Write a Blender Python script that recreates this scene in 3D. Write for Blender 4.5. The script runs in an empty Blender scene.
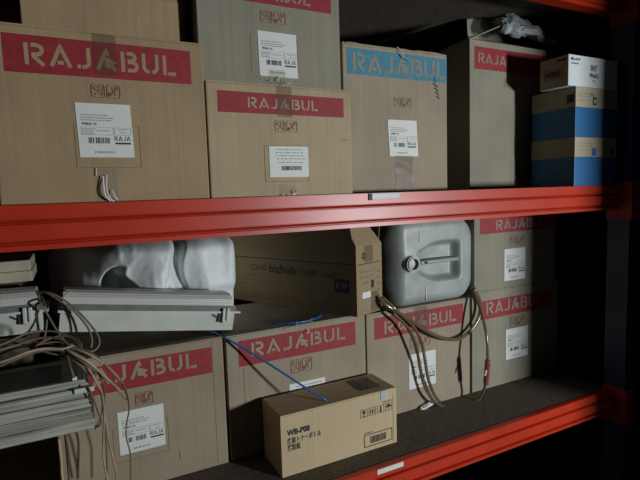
import bpy, bmesh, math, random
from mathutils import Vector, Matrix, noise
random.seed(7)
scn = bpy.context.scene
COL = scn.collection
R = math.radians

# ------------------------------------------------------------------ materials
def new_mat(name):
    m = bpy.data.materials.new(name); m.use_nodes = True
    nt = m.node_tree; b = nt.nodes['Principled BSDF']
    return m, nt, b

def plain(name, col, rough=.6, metal=0, noise_amt=.12, scale=30, bump=0, spec=.5, trans=0, coat=0):
    m, nt, b = new_mat(name)
    N, L = nt.nodes, nt.links
    tc = N.new('ShaderNodeTexCoord')
    nz = N.new('ShaderNodeTexNoise'); nz.inputs['Scale'].default_value = scale; nz.inputs['Detail'].default_value = 4
    L.new(tc.outputs['Object'], nz.inputs['Vector'])
    rp = N.new('ShaderNodeValToRGB')
    c = Vector(col)
    lo = c*(1-noise_amt); hi = c*(1+noise_amt)
    rp.color_ramp.elements[0].position = .3; rp.color_ramp.elements[1].position = .7
    rp.color_ramp.elements[0].color = (*lo, 1); rp.color_ramp.elements[1].color = (*hi, 1)
    L.new(nz.outputs['Fac'], rp.inputs['Fac']); L.new(rp.outputs['Color'], b.inputs['Base Color'])
    b.inputs['Roughness'].default_value = rough; b.inputs['Metallic'].default_value = metal
    b.inputs['Specular IOR Level'].default_value = spec
    if trans: b.inputs['Transmission Weight'].default_value = trans
    if coat: b.inputs['Coat Weight'].default_value = coat; b.inputs['Coat Roughness'].default_value = .2
    if bump:
        bp = N.new('ShaderNodeBump'); bp.inputs['Strength'].default_value = bump; bp.inputs['Distance'].default_value = .003
        L.new(nz.outputs['Fac'], bp.inputs['Height']); L.new(bp.outputs['Normal'], b.inputs['Normal'])
    return m

def cardboard(name, col, streak=.07):
    m, nt, b = new_mat(name)
    N, L = nt.nodes, nt.links
    tc = N.new('ShaderNodeTexCoord')
    # large blotches of wear
    n1 = N.new('ShaderNodeTexNoise'); n1.inputs['Scale'].default_value = 5; n1.inputs['Detail'].default_value = 5
    L.new(tc.outputs['Object'], n1.inputs['Vector'])
    # vertical flute streaks
    mp = N.new('ShaderNodeMapping'); mp.inputs['Scale'].default_value = (140, 140, 1.6)
    L.new(tc.outputs['Object'], mp.inputs['Vector'])
    n2 = N.new('ShaderNodeTexNoise'); n2.inputs['Scale'].default_value = 1; n2.inputs['Detail'].default_value = 2
    L.new(mp.outputs['Vector'], n2.inputs['Vector'])
    n3 = N.new('ShaderNodeTexNoise'); n3.inputs['Scale'].default_value = 260; n3.inputs['Detail'].default_value = 3
    L.new(tc.outputs['Object'], n3.inputs['Vector'])
    ad = N.new('ShaderNodeMath'); ad.operation = 'MULTIPLY_ADD'
    L.new(n2.outputs['Fac'], ad.inputs[0]); ad.inputs[1].default_value = .55; L.new(n1.outputs['Fac'], ad.inputs[2])
    ad2 = N.new('ShaderNodeMath'); ad2.operation = 'MULTIPLY_ADD'
    L.new(n3.outputs['Fac'], ad2.inputs[0]); ad2.inputs[1].default_value = .45; L.new(ad.outputs[0], ad2.inputs[2])
    rp = N.new('ShaderNodeValToRGB')
    c = Vector(col)
    rp.color_ramp.elements[0].position = .72; rp.color_ramp.elements[1].position = 1.28 - .0
    rp.color_ramp.elements[1].position = 1.0
    mr = N.new('ShaderNodeMapRange'); mr.inputs['From Min'].default_value = .7; mr.inputs['From Max'].default_value = 1.3
    L.new(ad2.outputs[0], mr.inputs['Value'])
    rp.color_ramp.elements[0].position = 0
    rp.color_ramp.elements[0].color = (*(c*(1-2.2*streak)), 1); rp.color_ramp.elements[1].color = (*(c*(1+2.2*streak)), 1)
    L.new(mr.outputs['Result'], rp.inputs['Fac']); L.new(rp.outputs['Color'], b.inputs['Base Color'])
    b.inputs['Roughness'].default_value = .8; b.inputs['Specular IOR Level'].default_value = .25
    bp = N.new('ShaderNodeBump'); bp.inputs['Strength'].default_value = .18; bp.inputs['Distance'].default_value = .0015
    L.new(ad.outputs[0], bp.inputs['Height']); L.new(bp.outputs['Normal'], b.inputs['Normal'])
    return m

def clear_film(name, tint, alpha, rough=.18, bump=.4, scale=40):
    m, nt, b = new_mat(name)
    N, L = nt.nodes, nt.links
    b.inputs['Base Color'].default_value = (*tint, 1); b.inputs['Roughness'].default_value = rough
    b.inputs['Alpha'].default_value = alpha
    tc = N.new('ShaderNodeTexCoord'); nz = N.new('ShaderNodeTexNoise'); nz.inputs['Scale'].default_value = scale
    L.new(tc.outputs['Object'], nz.inputs['Vector'])
    bp = N.new('ShaderNodeBump'); bp.inputs['Strength'].default_value = bump; bp.inputs['Distance'].default_value = .003
    L.new(nz.outputs['Fac'], bp.inputs['Height']); L.new(bp.outputs['Normal'], b.inputs['Normal'])
    return m

def dotted(name, col, rough=.3):
    m, nt, b = new_mat(name)
    N, L = nt.nodes, nt.links
    tc = N.new('ShaderNodeTexCoord'); v = N.new('ShaderNodeTexVoronoi'); v.inputs['Scale'].default_value = 190; v.inputs['Randomness'].default_value = 0
    L.new(tc.outputs['Object'], v.inputs['Vector'])
    rp = N.new('ShaderNodeValToRGB'); c = Vector(col)
    rp.color_ramp.elements[0].position = .2; rp.color_ramp.elements[1].position = .65
    rp.color_ramp.elements[0].color = (*(c*1.08), 1); rp.color_ramp.elements[1].color = (*(c*.78), 1)
    L.new(v.outputs['Distance'], rp.inputs['Fac']); L.new(rp.outputs['Color'], b.inputs['Base Color'])
    bp = N.new('ShaderNodeBump'); bp.inputs['Strength'].default_value = .5; bp.inputs['Distance'].default_value = .002
    L.new(v.outputs['Distance'], bp.inputs['Height']); L.new(bp.outputs['Normal'], b.inputs['Normal'])
    b.inputs['Roughness'].default_value = rough
    return m

M = dict(
    card_warm=cardboard('cardboard_warm', (.355, .255, .145)),
    card_pale=cardboard('cardboard_pale', (.42, .33, .205)),
    card_grey=cardboard('cardboard_grey', (.33, .275, .20)),
    card_cool=cardboard('cardboard_cool', (.27, .25, .19)),
    card_low=cardboard('cardboard_low', (.31, .25, .178)),
    card_toner=cardboard('cardboard_toner', (.52, .41, .25), .04),
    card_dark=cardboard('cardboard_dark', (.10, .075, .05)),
    card_cream=cardboard('cardboard_cream', (.42, .36, .25), .04),
    card_white=plain('white_carton_board', (.62, .66, .66), .5, noise_amt=.03),
    card_blue=plain('blue_printed_board', (.010, .125, .32), .5, noise_amt=.08, scale=12),
    red=plain('red_ink', (.27, .014, .021), .65, noise_amt=.18, scale=60),
    blue=plain('blue_ink', (.045, .21, .30), .65, noise_amt=.15, scale=60),
    red_line=plain('thin_red_ink', (.25, .07, .05), .7),
    brown_line=plain('faint_brown_ink', (.20, .13, .08), .7),
    paper=plain('label_paper', (.68, .70, .66), .6, noise_amt=.03),
    ink=plain('black_ink', (.02, .02, .022), .6),
    grey_ink=plain('grey_ink', (.27, .27, .26), .6),
    rackred=plain('orange_red_powder_coat', (.47, .032, .009), .37, noise_amt=.10, scale=9, spec=.45),
    rackgroove=plain('red_powder_coat_dusty', (.33, .03, .012), .5, noise_amt=.15, scale=9),
    rackblue=plain('dark_blue_powder_coat', (.012, .03, .09), .45),
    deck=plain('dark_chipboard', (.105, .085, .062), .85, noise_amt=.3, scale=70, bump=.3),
    wall=plain('dark_wall_paint', (.05, .05, .048), .9, noise_amt=.2, scale=3),
    floor=plain('dark_concrete', (.05, .048, .045), .85, noise_amt=.3, scale=5, bump=.2),
    tape=clear_film('brown_clear_tape', (.12, .085, .055), .34, .35, .08),
    tape_clear=clear_film('clear_tape', (.35, .33, .28), .22, .15, .3),
    glint=plain('crumpled_tape_glint', (.75, .74, .70), .12, noise_amt=.05, spec=.9),  # near-white base puts the glints of crumpled clear tape into the colour
    bag=clear_film('milky_plastic_film', (.50, .54, .54), .8, .5, .3, 25),
    cloth=plain('white_plastic_sheet', (.72, .76, .76), .5, noise_amt=.05, scale=8, bump=.25),
    enamel=plain('white_enamel_steel', (.56, .58, .52), .4, noise_amt=.07, scale=14),
    diffuser=dotted('prismatic_diffuser', (.60, .60, .56)),
    steel=plain('dull_aluminium', (.44, .45, .375), .5, metal=.15, noise_amt=.3, scale=22, bump=.1),
    steel_dark=plain('dark_aluminium', (.07, .07, .065), .5, metal=.3, noise_amt=.3, scale=18),
    rim_grey=plain('grey_plastic_rim', (.17, .17, .16), .35, noise_amt=.15),
    cable=plain('brown_cable_sheath', (.15, .11, .07), .5, noise_amt=.3, scale=25),
    cable_pale=plain('pale_brown_cable_sheath', (.36, .28, .20), .5, noise_amt=.25, scale=25),
    cable_green=plain('olive_cable_sheath', (.17, .15, .11), .5, noise_amt=.2, scale=25),
    can=plain('milky_polyethylene', (.30, .335, .315), .42, noise_amt=.16, scale=13, bump=.08),
    can_shade=plain('spout_shade_black', (.015, .015, .015), .7),  # near-black colour paints the shade inside the open spout
    strap=plain('blue_plastic_strap', (.02, .13, .34), .3, noise_amt=.08, spec=.7),
    wood=plain('pale_wood_board', (.42, .38, .28), .7, noise_amt=.2, scale=16, bump=.3),
    white_plastic=plain('white_plastic', (.75, .75, .72), .4, noise_amt=.03),
    connector=plain('red_brown_connector', (.30, .05, .04), .4),
    taglabel=plain('grey_tag_label', (.30, .38, .38), .4),
)
def tube_material():
    m, nt, b = new_mat('amber_clear_tube')
    N, L = nt.nodes, nt.links
    tc = N.new('ShaderNodeTexCoord'); nz = N.new('ShaderNodeTexNoise'); nz.inputs['Scale'].default_value = 14
    L.new(tc.outputs['Object'], nz.inputs['Vector'])
    rp = N.new('ShaderNodeValToRGB')
    rp.color_ramp.elements[0].color = (.13, .085, .045, 1); rp.color_ramp.elements[1].color = (.23, .165, .10, 1)
    L.new(nz.outputs['Fac'], rp.inputs['Fac']); L.new(rp.outputs['Color'], b.inputs['Base Color'])
    b.inputs['Roughness'].default_value = .15; b.inputs['Alpha'].default_value = .8; b.inputs['Specular IOR Level'].default_value = .8
    return m
M['tube'] = tube_material()
def streaked(name, col):
    m, nt, b = new_mat(name); N, L = nt.nodes, nt.links
    tc = N.new('ShaderNodeTexCoord'); mp = N.new('ShaderNodeMapping'); mp.inputs['Scale'].default_value = (7, 60, 130)
    L.new(tc.outputs['Object'], mp.inputs['Vector'])
    nz = N.new('ShaderNodeTexNoise'); nz.inputs['Scale'].default_value = 1; nz.inputs['Detail'].default_value = 5; L.new(mp.outputs['Vector'], nz.inputs['Vector'])
    rp = N.new('ShaderNodeValToRGB'); c = Vector(col)
    rp.color_ramp.elements[0].position = .32; rp.color_ramp.elements[1].position = .68
    rp.color_ramp.elements[0].color = (*(c*.55), 1); rp.color_ramp.elements[1].color = (*(c*1.25), 1)
    L.new(nz.outputs['Fac'], rp.inputs['Fac']); L.new(rp.outputs['Color'], b.inputs['Base Color'])
    b.inputs['Roughness'].default_value = .5; b.inputs['Metallic'].default_value = .1
    bp = N.new('ShaderNodeBump'); bp.inputs['Strength'].default_value = .35; bp.inputs['Distance'].default_value = .002
    L.new(nz.outputs['Fac'], bp.inputs['Height']); L.new(bp.outputs['Normal'], b.inputs['Normal'])
    return m
M['steel'] = streaked('dusty_aluminium', (.39, .40, .33))

# ------------------------------------------------------------------ objects
def wloc(o):
    v = Vector((0, 0, 0))
    while o is not None:
        v = v + o.location; o = o.parent
    return v

def obj(name, bm, mat, parent=None, smooth=False, mats=None):
    """link a bmesh given in world coordinates as one mesh object (shifted to its parent's frame)"""
    if parent is not None:
        bmesh.ops.translate(bm, verts=bm.verts, vec=-wloc(parent))
    me = bpy.data.meshes.new(name); bm.to_mesh(me); bm.free()
    for mt in (mats or [mat]): me.materials.append(mt)
    if smooth:
        for p in me.polygons: p.use_smooth = True
    o = bpy.data.objects.new(name, me); COL.objects.link(o)
    if parent is not None: o.parent = parent
    return o

def thing(name, label, cat, loc, group=None):
    o = bpy.data.objects.new(name, None); COL.objects.link(o)
    o.location = loc; o.empty_display_size = .05
    o['label'] = label; o['category'] = cat
    if group: o['group'] = group
    return o

def tag(o, label, cat, group=None, kind=None):
    o['label'] = label; o['category'] = cat
    if group: o['group'] = group
    if kind: o['kind'] = kind
    return o

def box(bm, x0, x1, y0, y1, z0, z1, bev=0, seg=2):
    vs = [bm.verts.new(p) for p in ((x0,y0,z0),(x1,y0,z0),(x1,y1,z0),(x0,y1,z0),(x0,y0,z1),(x1,y0,z1),(x1,y1,z1),(x0,y1,z1))]
    fs = [bm.faces.new([vs[i] for i in f]) for f in ((0,3,2,1),(4,5,6,7),(0,1,5,4),(1,2,6,5),(2,3,7,6),(3,0,4,7))]
    if bev:
        es = list({e for f in fs for e in f.edges})
        bmesh.ops.bevel(bm, geom=es, offset=bev, segments=seg, affect='EDGES', profile=.6)
    return bm
def B(*a, **k): return box(bmesh.new(), *a, **k)

def quad(bm, pts):
    bm.faces.new([bm.verts.new(p) for p in pts])

def slab(bm, pts, t):
    """a flat polygon (front loop in order) given thickness vector t"""
    a = [bm.verts.new(p) for p in pts]; b = [bm.verts.new(Vector(p)+Vector(t)) for p in pts]
    bm.faces.new(a); bm.faces.new(b[::-1])
    n = len(a)
    for i in range(n): bm.faces.new([a[i], b[i], b[(i+1) % n], a[(i+1) % n]][::-1])

class Face:
    """a flat printed face: origin o, horizontal axis u, vertical axis v, outward normal n"""
    def __init__(s, o, u=(1,0,0), v=(0,0,1), n=(0,-1,0)):
        s.o, s.u, s.v, s.n = Vector(o), Vector(u), Vector(v), Vector(n)
    def p(s, a, b, lift=.0006): return s.o + s.u*a + s.v*b + s.n*lift
    def rect(s, bm, a0, a1, b0, b1, lift=.0006):
        quad(bm, [s.p(a0,b0,lift), s.p(a1,b0,lift), s.p(a1,b1,lift), s.p(a0,b1,lift)])
    def sheet(s, bm, a0, a1, b0, b1, lift=.0012, skew=0):
        pts = [s.p(a0+skew,b0,lift), s.p(a1+skew,b0,lift), s.p(a1,b1,lift), s.p(a0,b1,lift)]
        slab(bm, pts, -s.n*(lift-.0001))
    def stroke(s, bm, pts, w, lift=.0012):
        n = len(pts)
        for i in range(n-1):
            a, b = Vector(pts[i]), Vector(pts[i+1])
            d = b-a
            if d.length < 1e-9: continue
            d.normalize(); q = Vector((-d.y, d.x))*w/2
            def off(k, pt, base):
                if 0 < k < n-1:
                    d0 = (Vector(pts[k])-Vector(pts[k-1])).normalized(); d1 = (Vector(pts[k+1])-Vector(pts[k])).normalized()
                    m = Vector((-(d0.y+d1.y), d0.x+d1.x))
                    if m.length > .3:
                        m.normalize(); c = max(.5, m.dot(Vector((-d.y, d.x))))
                        return m*(w/2/c)
                return base
            qa, qb = off(i, a, q), off(i+1, b, q)
            l_ = lift+.00003*i
            quad(bm, [s.p(*(a-qa), l_), s.p(*(b-qb), l_), s.p(*(b+qb), l_), s.p(*(a+qa), l_)])

def arc(cx, cy, rx, ry, a0, a1, n=9):
    return [(cx+rx*math.cos(R(a0+(a1-a0)*i/n)), cy+ry*math.sin(R(a0+(a1-a0)*i/n))) for i in range(n+1)]
W = .165
GL = {
 'R': (.70, [[(W/2,0),(W/2,1)], [(.25,1-W/2),(.42,1-W/2)]+arc(.42,.70,.20,.30-W/2,90,-90)[1:]+[(.25,.40+W/2-.02)], [(.30,.42),(.66,0)]]),
 'A': (.84, [[(W/2,0),(.37,.80),(.42,.93),(.47,.80),(.80-W/4,0)], [(.30,.20),(.52,.20)]]),
 'Q': (.84, [[(W/2,0),(.36,.78),(.44,.94),(.50,.74)], [(.42,.16),(.70,.40),(.44,.55),(.42,.16)], [(.60,.24),(.76,0)]]),
 'J': (.56, [[(.46,1),(.46,.35)]+arc(.24,.30,.22,.22,0,-100)[0:], [(.02,.10),(.16,.085)]]),
 'B': (.70, [[(W/2,0),(W/2,1)], [(.25,1-W/2),(.40,1-W/2)]+arc(.40,.74,.17,.26-W/2,90,-90)[1:]+[(.27,.54)], [(.27,.50),(.44,.50)]+arc(.44,.29,.19,.29-W/2,90,-90)[1:]+[(.25,W/2)]]),
 'U': (.72, [[(W/2,1),(W/2,.36)]+arc(.33,.34,.33-W/2,.34-W/2,180,262)[1:], arc(.37,.34,.33-W/2,.34-W/2,278,360)+[(.70-W/2,1)]]),
 'L': (.56, [[(W/2,1),(W/2,.0)], [(.22,W/2),(.55,W/2)]]),
 'M': (.90, [[(W/2,0),(W/2,1)], [(.22,.96),(.44,.35),(.66,.96)], [(.88-W/2,0),(.88-W/2,1)]]),
 'O': (.84, [arc(.38,.5,.38-W/2,.5-W/2,100,262,12), arc(.44,.5,.38-W/2,.5-W/2,82,-82,12)]),
 'S': (.62, [arc(.30,.72,.21,.20,30,270,10), arc(.30,.29,.22,.21,90,-150,10)]),
 'E': (.60, [[(W/2,0),(W/2,1)], [(.24,1-W/2),(.56,1-W/2)], [(.24,.5),(.50,.5)], [(.24,W/2),(.56,W/2)]]),
}
def stencil(bm, F, word, a0, a1, b0, b1, wt=W, lift=.0011, gap=.14):
    ws = [GL[c][0] for c in word]; tot = sum(ws)+gap*(len(word)-1)
    sx = (a1-a0)/tot; sy = b1-b0; x = a0
    k = math.sqrt(sx*sy)
    for c, w in zip(word, ws):
        for si, st in enumerate(GL[c][1]):
            F.stroke(bm, [(x+px*sx, b0+py*sy) for px, py in st], wt*k, lift+.00015*si)
        x += (w+gap)*sx

def typed(F, text, a0, b0, h, lift=.0012, bold=0.0, width=None):
    """real type set flat on a face; returns a bmesh"""
    cu = bpy.data.curves.new('type', 'FONT'); cu.body = text; cu.size = 1; cu.offset = bold; cu.resolution_u = 3
    to = bpy.data.objects.new('type', cu); COL.objects.link(to)
    bpy.context.view_layer.update()
    me = bpy.data.meshes.new_from_object(to.evaluated_get(bpy.context.evaluated_depsgraph_get()))
    bpy.data.objects.remove(to); bpy.data.curves.remove(cu)
    bm = bmesh.new(); bm.from_mesh(me); bpy.data.meshes.remove(me)
    s = h/.73
    wd = max((v.co.x for v in bm.verts), default=1)
    sx = s if width is None else width/wd
    for v in bm.verts: v.co = F.p(a0+v.co.x*sx, b0+v.co.y*s, lift)
    return bm

def join(bms):
    out = bmesh.new()
    for b in bms:
        me = bpy.data.meshes.new('t'); b.to_mesh(me); b.free(); out.from_mesh(me); bpy.data.meshes.remove(me)
    return out

def hollow(F, bm, a0, a1, b0, b1, w, lift=.0008):
    F.rect(bm, a0, a1, b0, b0+w, lift); F.rect(bm, a0, a1, b1-w, b1, lift)
    F.rect(bm, a0, a0+w, b0+w, b1-w, lift); F.rect(bm, a1-w, a1, b0+w, b1-w, lift)

def symbols(F, a0, a1, b0, b1, mat, parent):
    """two outlined squares: no hooks, no knives"""
    bm = bmesh.new(); g = (a1-a0)*.09; m = (a0+a1)/2; w = (b1-b0)*.045
    for k, (l, r) in enumerate(((a0, m-g/2), (m+g/2, a1))):
        sw, sh = r-l, b1-b0; c = .16*min(sw, sh)
        loop = [(l+c,b0),(r-c,b0)]+[(r-c*.3,b0+c*.3),(r,b0+c),(r,b1-c),(r-c*.3,b1-c*.3),(r-c,b1),(l+c,b1),(l+c*.3,b1-c*.3),(l,b1-c),(l,b0+c),(l+c*.3,b0+c*.3),(l+c,b0)]
        F.stroke(bm, loop, w)
        P = lambda x, y: (l+x*sw, b0+y*sh)
        if k == 0:
            F.stroke(bm, [P(.12,.72),(P(.5,.45)),P(.82,.15)], w*1.7); F.stroke(bm, [P(.12,.72),P(.3,.84),P(.55,.80)], w*1.3)
            F.stroke(bm, [P(*q) for q in arc(.70,.72,.17,.17,0,360,10)], w*1.3); F.stroke(bm, [P(.24,.16),P(.36,.34)], w*1.3); F.stroke(bm, [P(.84,.2),P(.84,.6)], w)
        else:
            F.stroke(bm, [P(.35,.85),P(.5,.5),P(.66,.18)], w*1.5); F.stroke(bm, [P(.12,.2),P(.45,.45),P(.84,.72)], w*1.7)
            F.stroke(bm, [P(*q) for q in arc(.74,.78,.12,.12,0,360,8)], w*1.3); F.stroke(bm, [P(*q) for q in arc(.2,.26,.1,.12,0,360,8)], w*1.3)
    return obj('handling_symbols', bm, mat, parent)

def label(F, a0, a1, b0, b1, parent, style='full', skew=0, pale=False):
    bm = bmesh.new(); F.sheet(bm, a0, a1, b0, b1, .0014, skew)
    s = obj('shipping_label', bm, M['paper'], parent)
    w, h = a1-a0, b1-b0
    G = Face(F.p(a0, b0, 0), F.u*w - F.v*0, F.v*h - F.u*0, F.n)
    bm = bmesh.new(); lf = .0019
    rnd = random.Random(int(a0*977)+5)
    if style == 'full':
        for i, y in enumerate((.775, .725, .68)):
            x = .08
            while x < (.52, .68, .60)[i]:
                q = rnd.uniform(.03, .09); G.rect(bm, x, x+q, y, y+.018, lf); x += q+.015
        for x0, x1, y0, y1 in ((.08,.66,.415,.56),(.68,.98,.42,.56)): 
            t = bmesh.new(); hollow(G, bm, x0, x1, y0, y1, .006, lf)
        for i in range(4):
            x = .1
            while x < (.3,.26,.3,.3)[i]:
                q = rnd.uniform(.03,.07); G.rect(bm, x, x+q, .43+i*.03, .444+i*.03, lf); x += q+.012
        G.rect(bm, .36, .6, .49, .505, lf); G.rect(bm, .74, .92, .52, .533, lf); G.rect(bm, .78, .9, .46, .473, lf)
        x = .3
        while x < .66:
            q = rnd.uniform(.012,.03); G.rect(bm, x, x+q, .075, .115, lf); x += q+rnd.uniform(.008,.03)
    else:
        for y in (.88, .78, .68, .58, .46):
            x = .15+rnd.uniform(0,.1)
            while x < .85:
                q = rnd.uniform(.03,.08); G.rect(bm, x, x+q, y, y+.03, lf); x += q+rnd.uniform(.015,.05)
    g = obj('fine_print', bm, M['grey_ink'], s)
    bm = bmesh.new()
    if style == 'full':
        bx0, bx1, by0, by1 = .2, .58, .26, .37
    else:
        bx0, bx1, by0, by1 = .3, .82, .22, .36
    x = bx0
    while x < bx1:
        q = rnd.uniform(.006,.022)
        if not (.285 < x < .325 and style == 'full'): G.rect(bm, x, min(x+q, bx1), by0, by1, lf)
        x += q+rnd.uniform(.006,.018)
    if style == 'full':
        G.rect(bm, .68, .97, .245, .28, lf)
        obj('article_number', typed(G, 'PNBUL 3C', .10, .60, .045, lf, .02, .27), M['ink'], s)
        b2 = bmesh.new(); stencil(b2, G, 'RAJA', .67, .97, .31, .40, .13, lf); obj('company_name', b2, M['ink'], s)
    obj('barcode', bm, M['ink'] if not pale else M['grey_ink'], s)
    return s

def film(F, parent, pts, mat, name='packing_tape', lift=.002, ny=14, wob=.0012):
    """a strip of tape: pts = centreline [(a,b)...], half width last item"""
    (a0, b0, a1, b1, hw) = pts
    bm = bmesh.new(); rows = []
    for i in range(ny+1):
        t = i/ny; row = []
        for j in range(5):
            u = j/4*2-1
            a = a0+(a1-a0)*t+u*hw; b = b0+(b1-b0)*t
            row.append(bm.verts.new(F.p(a, b, lift+wob*noise.noise(Vector((a*60, b*60, 3))))))
        rows.append(row)
    for i in range(ny):
        for j in range(4): bm.faces.new([rows[i][j], rows[i][j+1], rows[i+1][j+1], rows[i+1][j]])
    return obj(name, bm, mat, parent, smooth=True)

def tube_bm(pts, r, n=8, per=6, taper=None, flat=1.0):
    P = [Vector(p) for p in pts]
    Q = [P[0]*2-P[1]]+P+[P[-1]*2-P[-2]]
    S = []
    for i in range(1, len(Q)-2):
        for k in range(per):
            t = k/per
            a, b, c, d = Q[i-1], Q[i], Q[i+1], Q[i+2]
            S.append(.5*((2*b)+(c-a)*t+(2*a-5*b+4*c-d)*t*t+(3*b-a-3*c+d)*t**3))
    S.append(P[-1])
    bm = bmesh.new(); rings = []
    up = Vector((0.13, -.2, 1)).normalized()
    for i, p in enumerate(S):
        tg = (S[min(i+1, len(S)-1)]-S[max(i-1, 0)])
        tg = tg.normalized() if tg.length > 1e-9 else Vector((0,0,1))
        a = tg.cross(up)
        if a.length < .05: a = tg.cross(Vector((0,1,0)))
        a.normalize(); b = tg.cross(a).normalized(); up = -b if (-b).dot(up) > 0 else b
        rr = r*(taper(i/(len(S)-1)) if taper else 1)
        rings.append([bm.verts.new(p+a*math.cos(2*math.pi*k/n)*rr+b*math.sin(2*math.pi*k/n)*rr*flat) for k in range(n)])
    for i in range(len(rings)-1):
        for k in range(n): bm.faces.new([rings[i][k], rings[i][(k+1)%n], rings[i+1][(k+1)%n], rings[i+1][k]])
    bm.faces.new(rings[0][::-1]); bm.faces.new(rings[-1])
    bmesh.ops.recalc_face_normals(bm, faces=bm.faces)
    return bm

def rod(bm, a, b, r, n=10):
    a, b = Vector(a), Vector(b); d = (b-a).normalized()
    u = d.orthogonal().normalized(); v = d.cross(u)
    r0 = [bm.verts.new(a+u*math.cos(2*math.pi*k/n)*r+v*math.sin(2*math.pi*k/n)*r) for k in range(n)]
    r1 = [bm.verts.new(x.co+(b-a)) for x in r0]
    for k in range(n): bm.faces.new([r0[k], r0[(k+1)%n], r1[(k+1)%n], r1[k]])
    bm.faces.new(r0[::-1]); bm.faces.new(r1)

def scrap(pts_center, size, n, parent, name='crumpled_tape_end', mat=None, seed=1):
    """little curls of shiny tape: bent narrow ribbons"""
    rn = random.Random(seed); bms = []
    c = Vector(pts_center)
    for _ in range(n):
        a = c+Vector((rn.uniform(-1,1)*size[0], -rn.uniform(0,1)*size[1], rn.uniform(-1,1)*size[2]))
        d = Vector((rn.uniform(-1,1), -rn.uniform(0,.6), rn.uniform(-.6,1)))*size[3]
        e = Vector((rn.uniform(-1,1), -rn.uniform(0,.5), rn.uniform(-1,1)))*size[3]*.5
        bms.append(tube_bm([a, a+d*.5+e*.4, a+d], rn.uniform(.0008, .0017), 5, 4, flat=.4))
    return obj(name, join(bms), mat or M['glint'], parent)

# ------------------------------------------------------------------ the setting
def struct(name, bm, mat):
    o = obj(name, bm, mat); o['kind'] = 'structure'; return o
struct('floor', B(-3.2, 5.2, -5.0, 1.6, -1.62, -1.52), M['floor'])
struct('wall_back', B(-3.2, 5.2, 1.3, 1.45, -1.52, 1.6), M['wall'])
struct('wall_right', B(5.05, 5.2, -5.0, 1.3, -1.52, 1.6), M['wall'])
struct('wall_left', B(-3.2, -3.05, -5.0, 1.3, -1.52, 1.6), M['wall'])
struct('added_light_block_side', B(2.195, 5.05, -1.55, -1.5, -1.52, 1.6), M['wall'])  # unseen panel added to cut the lamp off from the rack's right end
struct('added_light_block_top', B(-3.05, 2.195, -1.55, -1.5, .226, 1.6), M['wall'])  # unseen panel added above the light path to dim the topmost beam
struct('ceiling', B(-3.2, 5.2, -5.0, 1.45, 1.6, 1.7), M['wall'])

# ------------------------------------------------------------------ rack
rack = thing('storage_rack', 'heavy orange-red and dark blue steel pallet rack carrying all the boxes', 'rack', (.5, .5, -1.52))
PROF = [(0,0),(0,-.0305),(.015,-.0395),(.015,-.0400),(0,-.0410),(0,-.0740),(.014,-.0825),(.014,-.0830),(0,-.0845),(0,-.0955)]
def beam(ztop, y0, x0, x1, sgn=1):
    bm = bmesh.new()
    outer = [(y0+sgn*a, ztop+b) for a, b in PROF]
    loop = outer+[(y0+sgn*.05, ztop-.0955), (y0+sgn*.05, ztop-.030), (y0+sgn*.022, ztop-.030), (y0+sgn*.022, ztop)]
    a = [bm.verts.new((x0, y, z)) for y, z in loop]; b = [bm.verts.new((x1, y, z)) for y, z in loop]
    n = len(loop)
    for i in range(n): bm.faces.new([a[i], a[(i+1)%n], b[(i+1)%n], b[i]])
    bm.faces.new(a); bm.faces.new(b)
    bmesh.ops.recalc_face_normals(bm, faces=bm.faces)
    bmesh.ops.bevel(bm, geom=[e for e in bm.edges if abs((e.verts[0].co-e.verts[1].co).x) > 1], offset=.0013, segments=2, affect='EDGES')
    return obj('front_beam' if sgn > 0 else 'rear_beam', bm, M['rackred'], rack)
XL, XR = -.95, 1.925
LEV = [0.0, -.83, .7395]
beams = [beam(z, 0, XL, XR) for z in LEV]
for z in LEV: beam(z, 1.0, XL, XR, -1)
for x0, x1 in ((XR, XR+.085), (XL-.085, XL)):
    for y0, y1 in ((-.05, .045), (.955, 1.05)):
        bm = bmesh.new()
        # open C-shaped post with folded lips
        t = .004
        yf, yb = (y0, y1) if y0 < .5 else (y1, y0)
        box(bm, x0, x1, min(yf, yf+t*(1 if yf < yb else -1)), max(yf, yf+t*(1 if yf < yb else -1)), -1.5, 1.5)
        box(bm, x0, x0+t, y0, y1, -1.5, 1.5); box(bm, x1-t, x1, y0, y1, -1.5, 1.5)
        lx = .018; 
        ylo, yhi = (yb-t, yb) if yf < yb else (yb, yb+t)
        box(bm, x0, x0+lx, ylo, yhi, -1.5, 1.5); box(bm, x1-lx, x1, ylo, yhi, -1.5, 1.5)
        post = obj('post', bm, M['rackblue'], rack)
        bm = bmesh.new(); box(bm, x0-.01, x1+.01, y0-.02, y1+.02, -1.52, -1.5)
        obj('foot_plate', bm, M['rackblue'], post)
    for zb in (-1.3, -.885, -.055, .68, 1.35):
        bm = bmesh.new(); rod(bm, ((x0+x1)/2, .045, zb), ((x0+x1)/2, .955, zb), .014); obj('frame_brace', bm, M['rackblue'], rack)
for z in LEV:
    for xx, s in ((XR, 1), (XL, -1)):
        bm = bmesh.new()
        x0, x1 = sorted((xx-.004*s, xx+.042*s))
        box(bm, x0, x1, -.056, -.0505, z-.135, z+.012, .0015)
        x2, x3 = sorted((xx-.006*s, xx))
        box(bm, x2, x3, -.056, .045, z-.135, z+.012)
        pl = obj('beam_connector', bm, M['rackgroove'], rack)
        bm = bmesh.new()
        for k in range(3): rod(bm, (xx+.022*s, -.0605, z-.02-k*.045), (xx+.022*s, -.0562, z-.02-k*.045), .006)
        obj('locking_pin', bm, M['rackgroove'], pl)
F0 = Face((0, 0, 0))
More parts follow.
